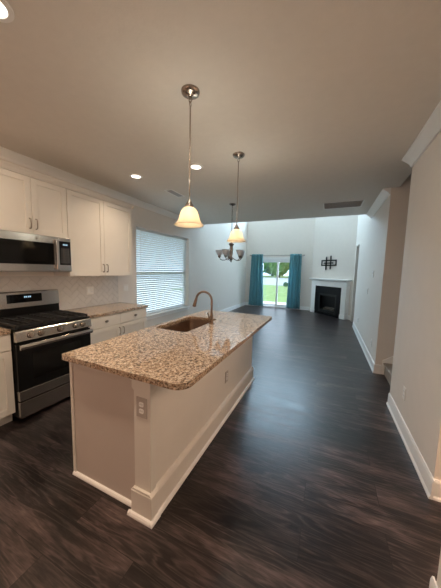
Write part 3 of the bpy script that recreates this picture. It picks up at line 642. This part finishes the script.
mb = MB(); mb.box(-.40, .40, -.02, -.004, .10, .76); mb.box(-.42, -.40, D+.036, -.004, .10, .76); mb.box(.40, .42, D+.036, -.004, .10, .76); mb.box(-.40, .40, D+.036, -.02, .08, .10); mb.box(-.40, .40, D+.036, -.02, .76, .78)
fb = mb.build('firebox', M['black'], t, local=True)
mb = MB()
for a in cut((-.40, .40, .10, .76), [(-.34, .34, .18, .68)]): mb.box(a[0], a[1], D+.020, D+.034, a[2], a[3])
mb.build('louvre_frame', M['blackmetal'], t, local=True, bevel=.002)
for (a, b, yy, zz) in ((-.24, .22, -.05, .20), (-.20, .26, -.085, .215), (-.15, .12, -.07, .255), (.02, .25, -.06, .26)):
    MB().tube([(a, yy, zz), ((a+b)/2, yy+.008, zz+.012), (b, yy-.005, zz+.004)], [.026, .030, .024], 10).build('log', M['log'], fb, local=True, smooth=True)
mb = MB(); mb.box(-.26, .28, -.11, -.028, .165, .175)
for xx in (-.24, .0, .26): mb.box(xx, xx+.012, -.11, -.10, .10, .19)
mb.build('grate', M['iron'], fb, local=True)
# wall art
a0 = FL+Vector((0, 0, 0)); t = thing('wall_art', 'black metal lattice wall ornament above the fireplace mantel', 'wall decoration', (FL.x, FL.y, 1.845), rotz=-PI/4)
s0 = -3.475+3.297
mb = MB(); X = s0
for z in (-.095, .075): mb.box(X-.345, X+.345, -.020, -.004, z-.01, z+.035)
mb.box(X-.345, X-.300, -.020, -.004, -.06, .075); mb.box(X+.300, X+.345, -.020, -.004, -.065, .075)
mb.build('frame', M['blackmetal'], t, local=True, bevel=.002)
mb = MB(); mb.box(X-.125, X-.075, -.034, -.020, -.25, .22); mb.box(X+.075, X+.125, -.034, -.020, -.22, .25); mb.box(X-.22, X+.22, -.034, -.020, -.025, .015); mb.build('bars', M['blackmetal'], t, local=True, bevel=.002)
mb = base_x(MB(), 0, -1, -.83, -.79); tb = MB()
cw = thing  # (kept short)
mb.bm.free(); tb.bm.free()
# baseboard pieces on the corner wall
mb = MB()
for (a, b) in ((-.925, -.79), (.79, .86)):
    q = []
    for (n_, z) in ((0, 0), (.024, 0), (.022, .014), (.014, .024), (.013, .12), (.007, .138), (0, .138)): q.append((n_, z))
    A = []; B = []
    for (n_, z) in q:
        for lst, s in ((A, a), (B, b)):
            lst.append(mb.bm.verts.new((FL.x+s*k45-n_*k45, FL.y-s*k45-n_*k45, z)))
    mb.bm.faces.new(A); mb.bm.faces.new(B[::-1])
    for i in range(len(A)): mb.bm.faces.new((A[i], B[i], B[(i+1) % len(A)], A[(i+1) % len(A)]))
struct('baseboard_fireplace', mb, M['trim'])
# ------------------------------------------------------------------ stairs
t = thing('staircase', 'carpeted stair flight rising behind the right wall end', 'stairs', (4.6, 2.52, 0))
rise, run, xs = .185, .255, 4.12
for k in range(9):
    mb = MB(); x0 = xs+k*run
    mb.prism([(x0, rise*k), (x0, rise*(k+1)-.03), (x0-.022, rise*(k+1)-.022), (x0-.024, rise*(k+1)-.006), (x0-.016, rise*(k+1)), (x0+run, rise*(k+1)), (x0+run, rise*k)], 1, 2.062, 2.979)
    mb.build('step', M['carpet'], t, bevel=.006)
for (y0, y1) in ((2.980, 2.996), (2.045, 2.061)):
    MB().prism([(4.09, 0), (4.09, .215), (4.13, .24), (6.40, .24+2.27*rise/run), (6.40, 2.27*rise/run-.2), (4.40, 0)], 1, y0, y1).build('skirt_board', M['trim'], t)
# ------------------------------------------------------------------ switches and outlets
def plate(name, label, cat, c, n, w, h, kind, gang=1, group=None, pm='plate'):
    """c = centre on the surface, n = outward normal: '+x','-x','-y'"""
    t = thing(name, label, cat, c, group)
    rz = {'+x': 0, '-x': PI, '-y': -PI/2}[n]; t.rotation_euler = (0, 0, rz)
    MB().box(.0005, .006, -w/2, w/2, -h/2, h/2).build('cover_plate', M[pm], t, local=True, bevel=.002)
    for g_ in range(gang):
        yo = (g_-(gang-1)/2)*.046; kd = kind if isinstance(kind, str) else kind[g_]
        if kd == 'outlet':
            for zz in (-.02, .02):
                o = MB().prism(rrect(yo-.016, yo+.016, zz-.014, zz+.014, .008, 4), 0, .006, .0085).build('receptacle', M['trim'], t, local=True)
                mb = MB(); mb.box(.0085, .009, yo-.008, yo-.006, zz-.004, zz+.006); mb.box(.0085, .009, yo+.006, yo+.008, zz-.004, zz+.006); mb.build('slots', M['slot'], o, local=True)
        elif kd == 'switch':
            o = MB().box(.006, .010, yo-.016, yo+.016, -.033, .033).build('rocker', M['trim'], t, local=True, bevel=.002)
        elif kd == 'thermostat':
            MB().box(.006, .014, -w*.42, w*.42, -h*.42, h*.42).build('case', M['trim'], t, local=True, bevel=.004)
            MB().box(.014, .0146, -w*.3, w*.3, .0, h*.3).build('screen', M['vent'], t, local=True)
OG = 'electric outlets'
plate('outlet', 'double-gang plate with outlet and switch on herringbone backsplash', 'outlet', (.009, 1.271, 1.155), '+x', .118, .118, ('switch', 'outlet'), 2, OG)
plate('light_switch', 'two-gang switch plate between the backsplash and the left window', 'switch', (0, 1.975, 1.155), '+x', .118, .118, ('switch', 'switch'), 2, 'light switches')
plate('outlet', 'small outlet low on the left wall beyond the window', 'outlet', (0, 5.92, .33), '+x', .072, .116, 'outlet', 1, OG)
plate('outlet', 'outlet on the island corner post below the granite edge', 'outlet', (2.325, -.165, .704), '-y', .078, .122, 'outlet', 1, OG, 'plate_grey')
plate('outlet', "outlet on the island's long side panel", 'outlet', (2.373, 1.0, .42), '+x', .072, .118, 'outlet', 1, OG, 'plate_grey')
plate('outlet', 'outlet low on the near right wall above its baseboard', 'outlet', (XR, 1.536, .375), '-x', .072, .118, 'outlet', 1, OG)
plate('outlet', 'outlet low on the far right wall, just past the staircase', 'outlet', (XR, 3.438, .345), '-x', .072, .118, 'outlet', 1, OG)
plate('outlet', 'outlet low on the far right wall closest to the fireplace', 'outlet', (XR, 5.456, .366), '-x', .072, .118, 'outlet', 1, OG)
plate('thermostat', 'small white thermostat high on the far right wall', 'thermostat', (XR, 3.833, 1.50), '-x', .10, .12, 'thermostat')
plate('light_switch', 'switch plate on the far right wall below and beyond the thermostat', 'switch', (XR, 4.353, 1.158), '-x', .118, .118, ('switch', 'switch'), 2, 'light switches')
for o in list(bpy.data.objects):
    if '_o' in o: del o['_o']
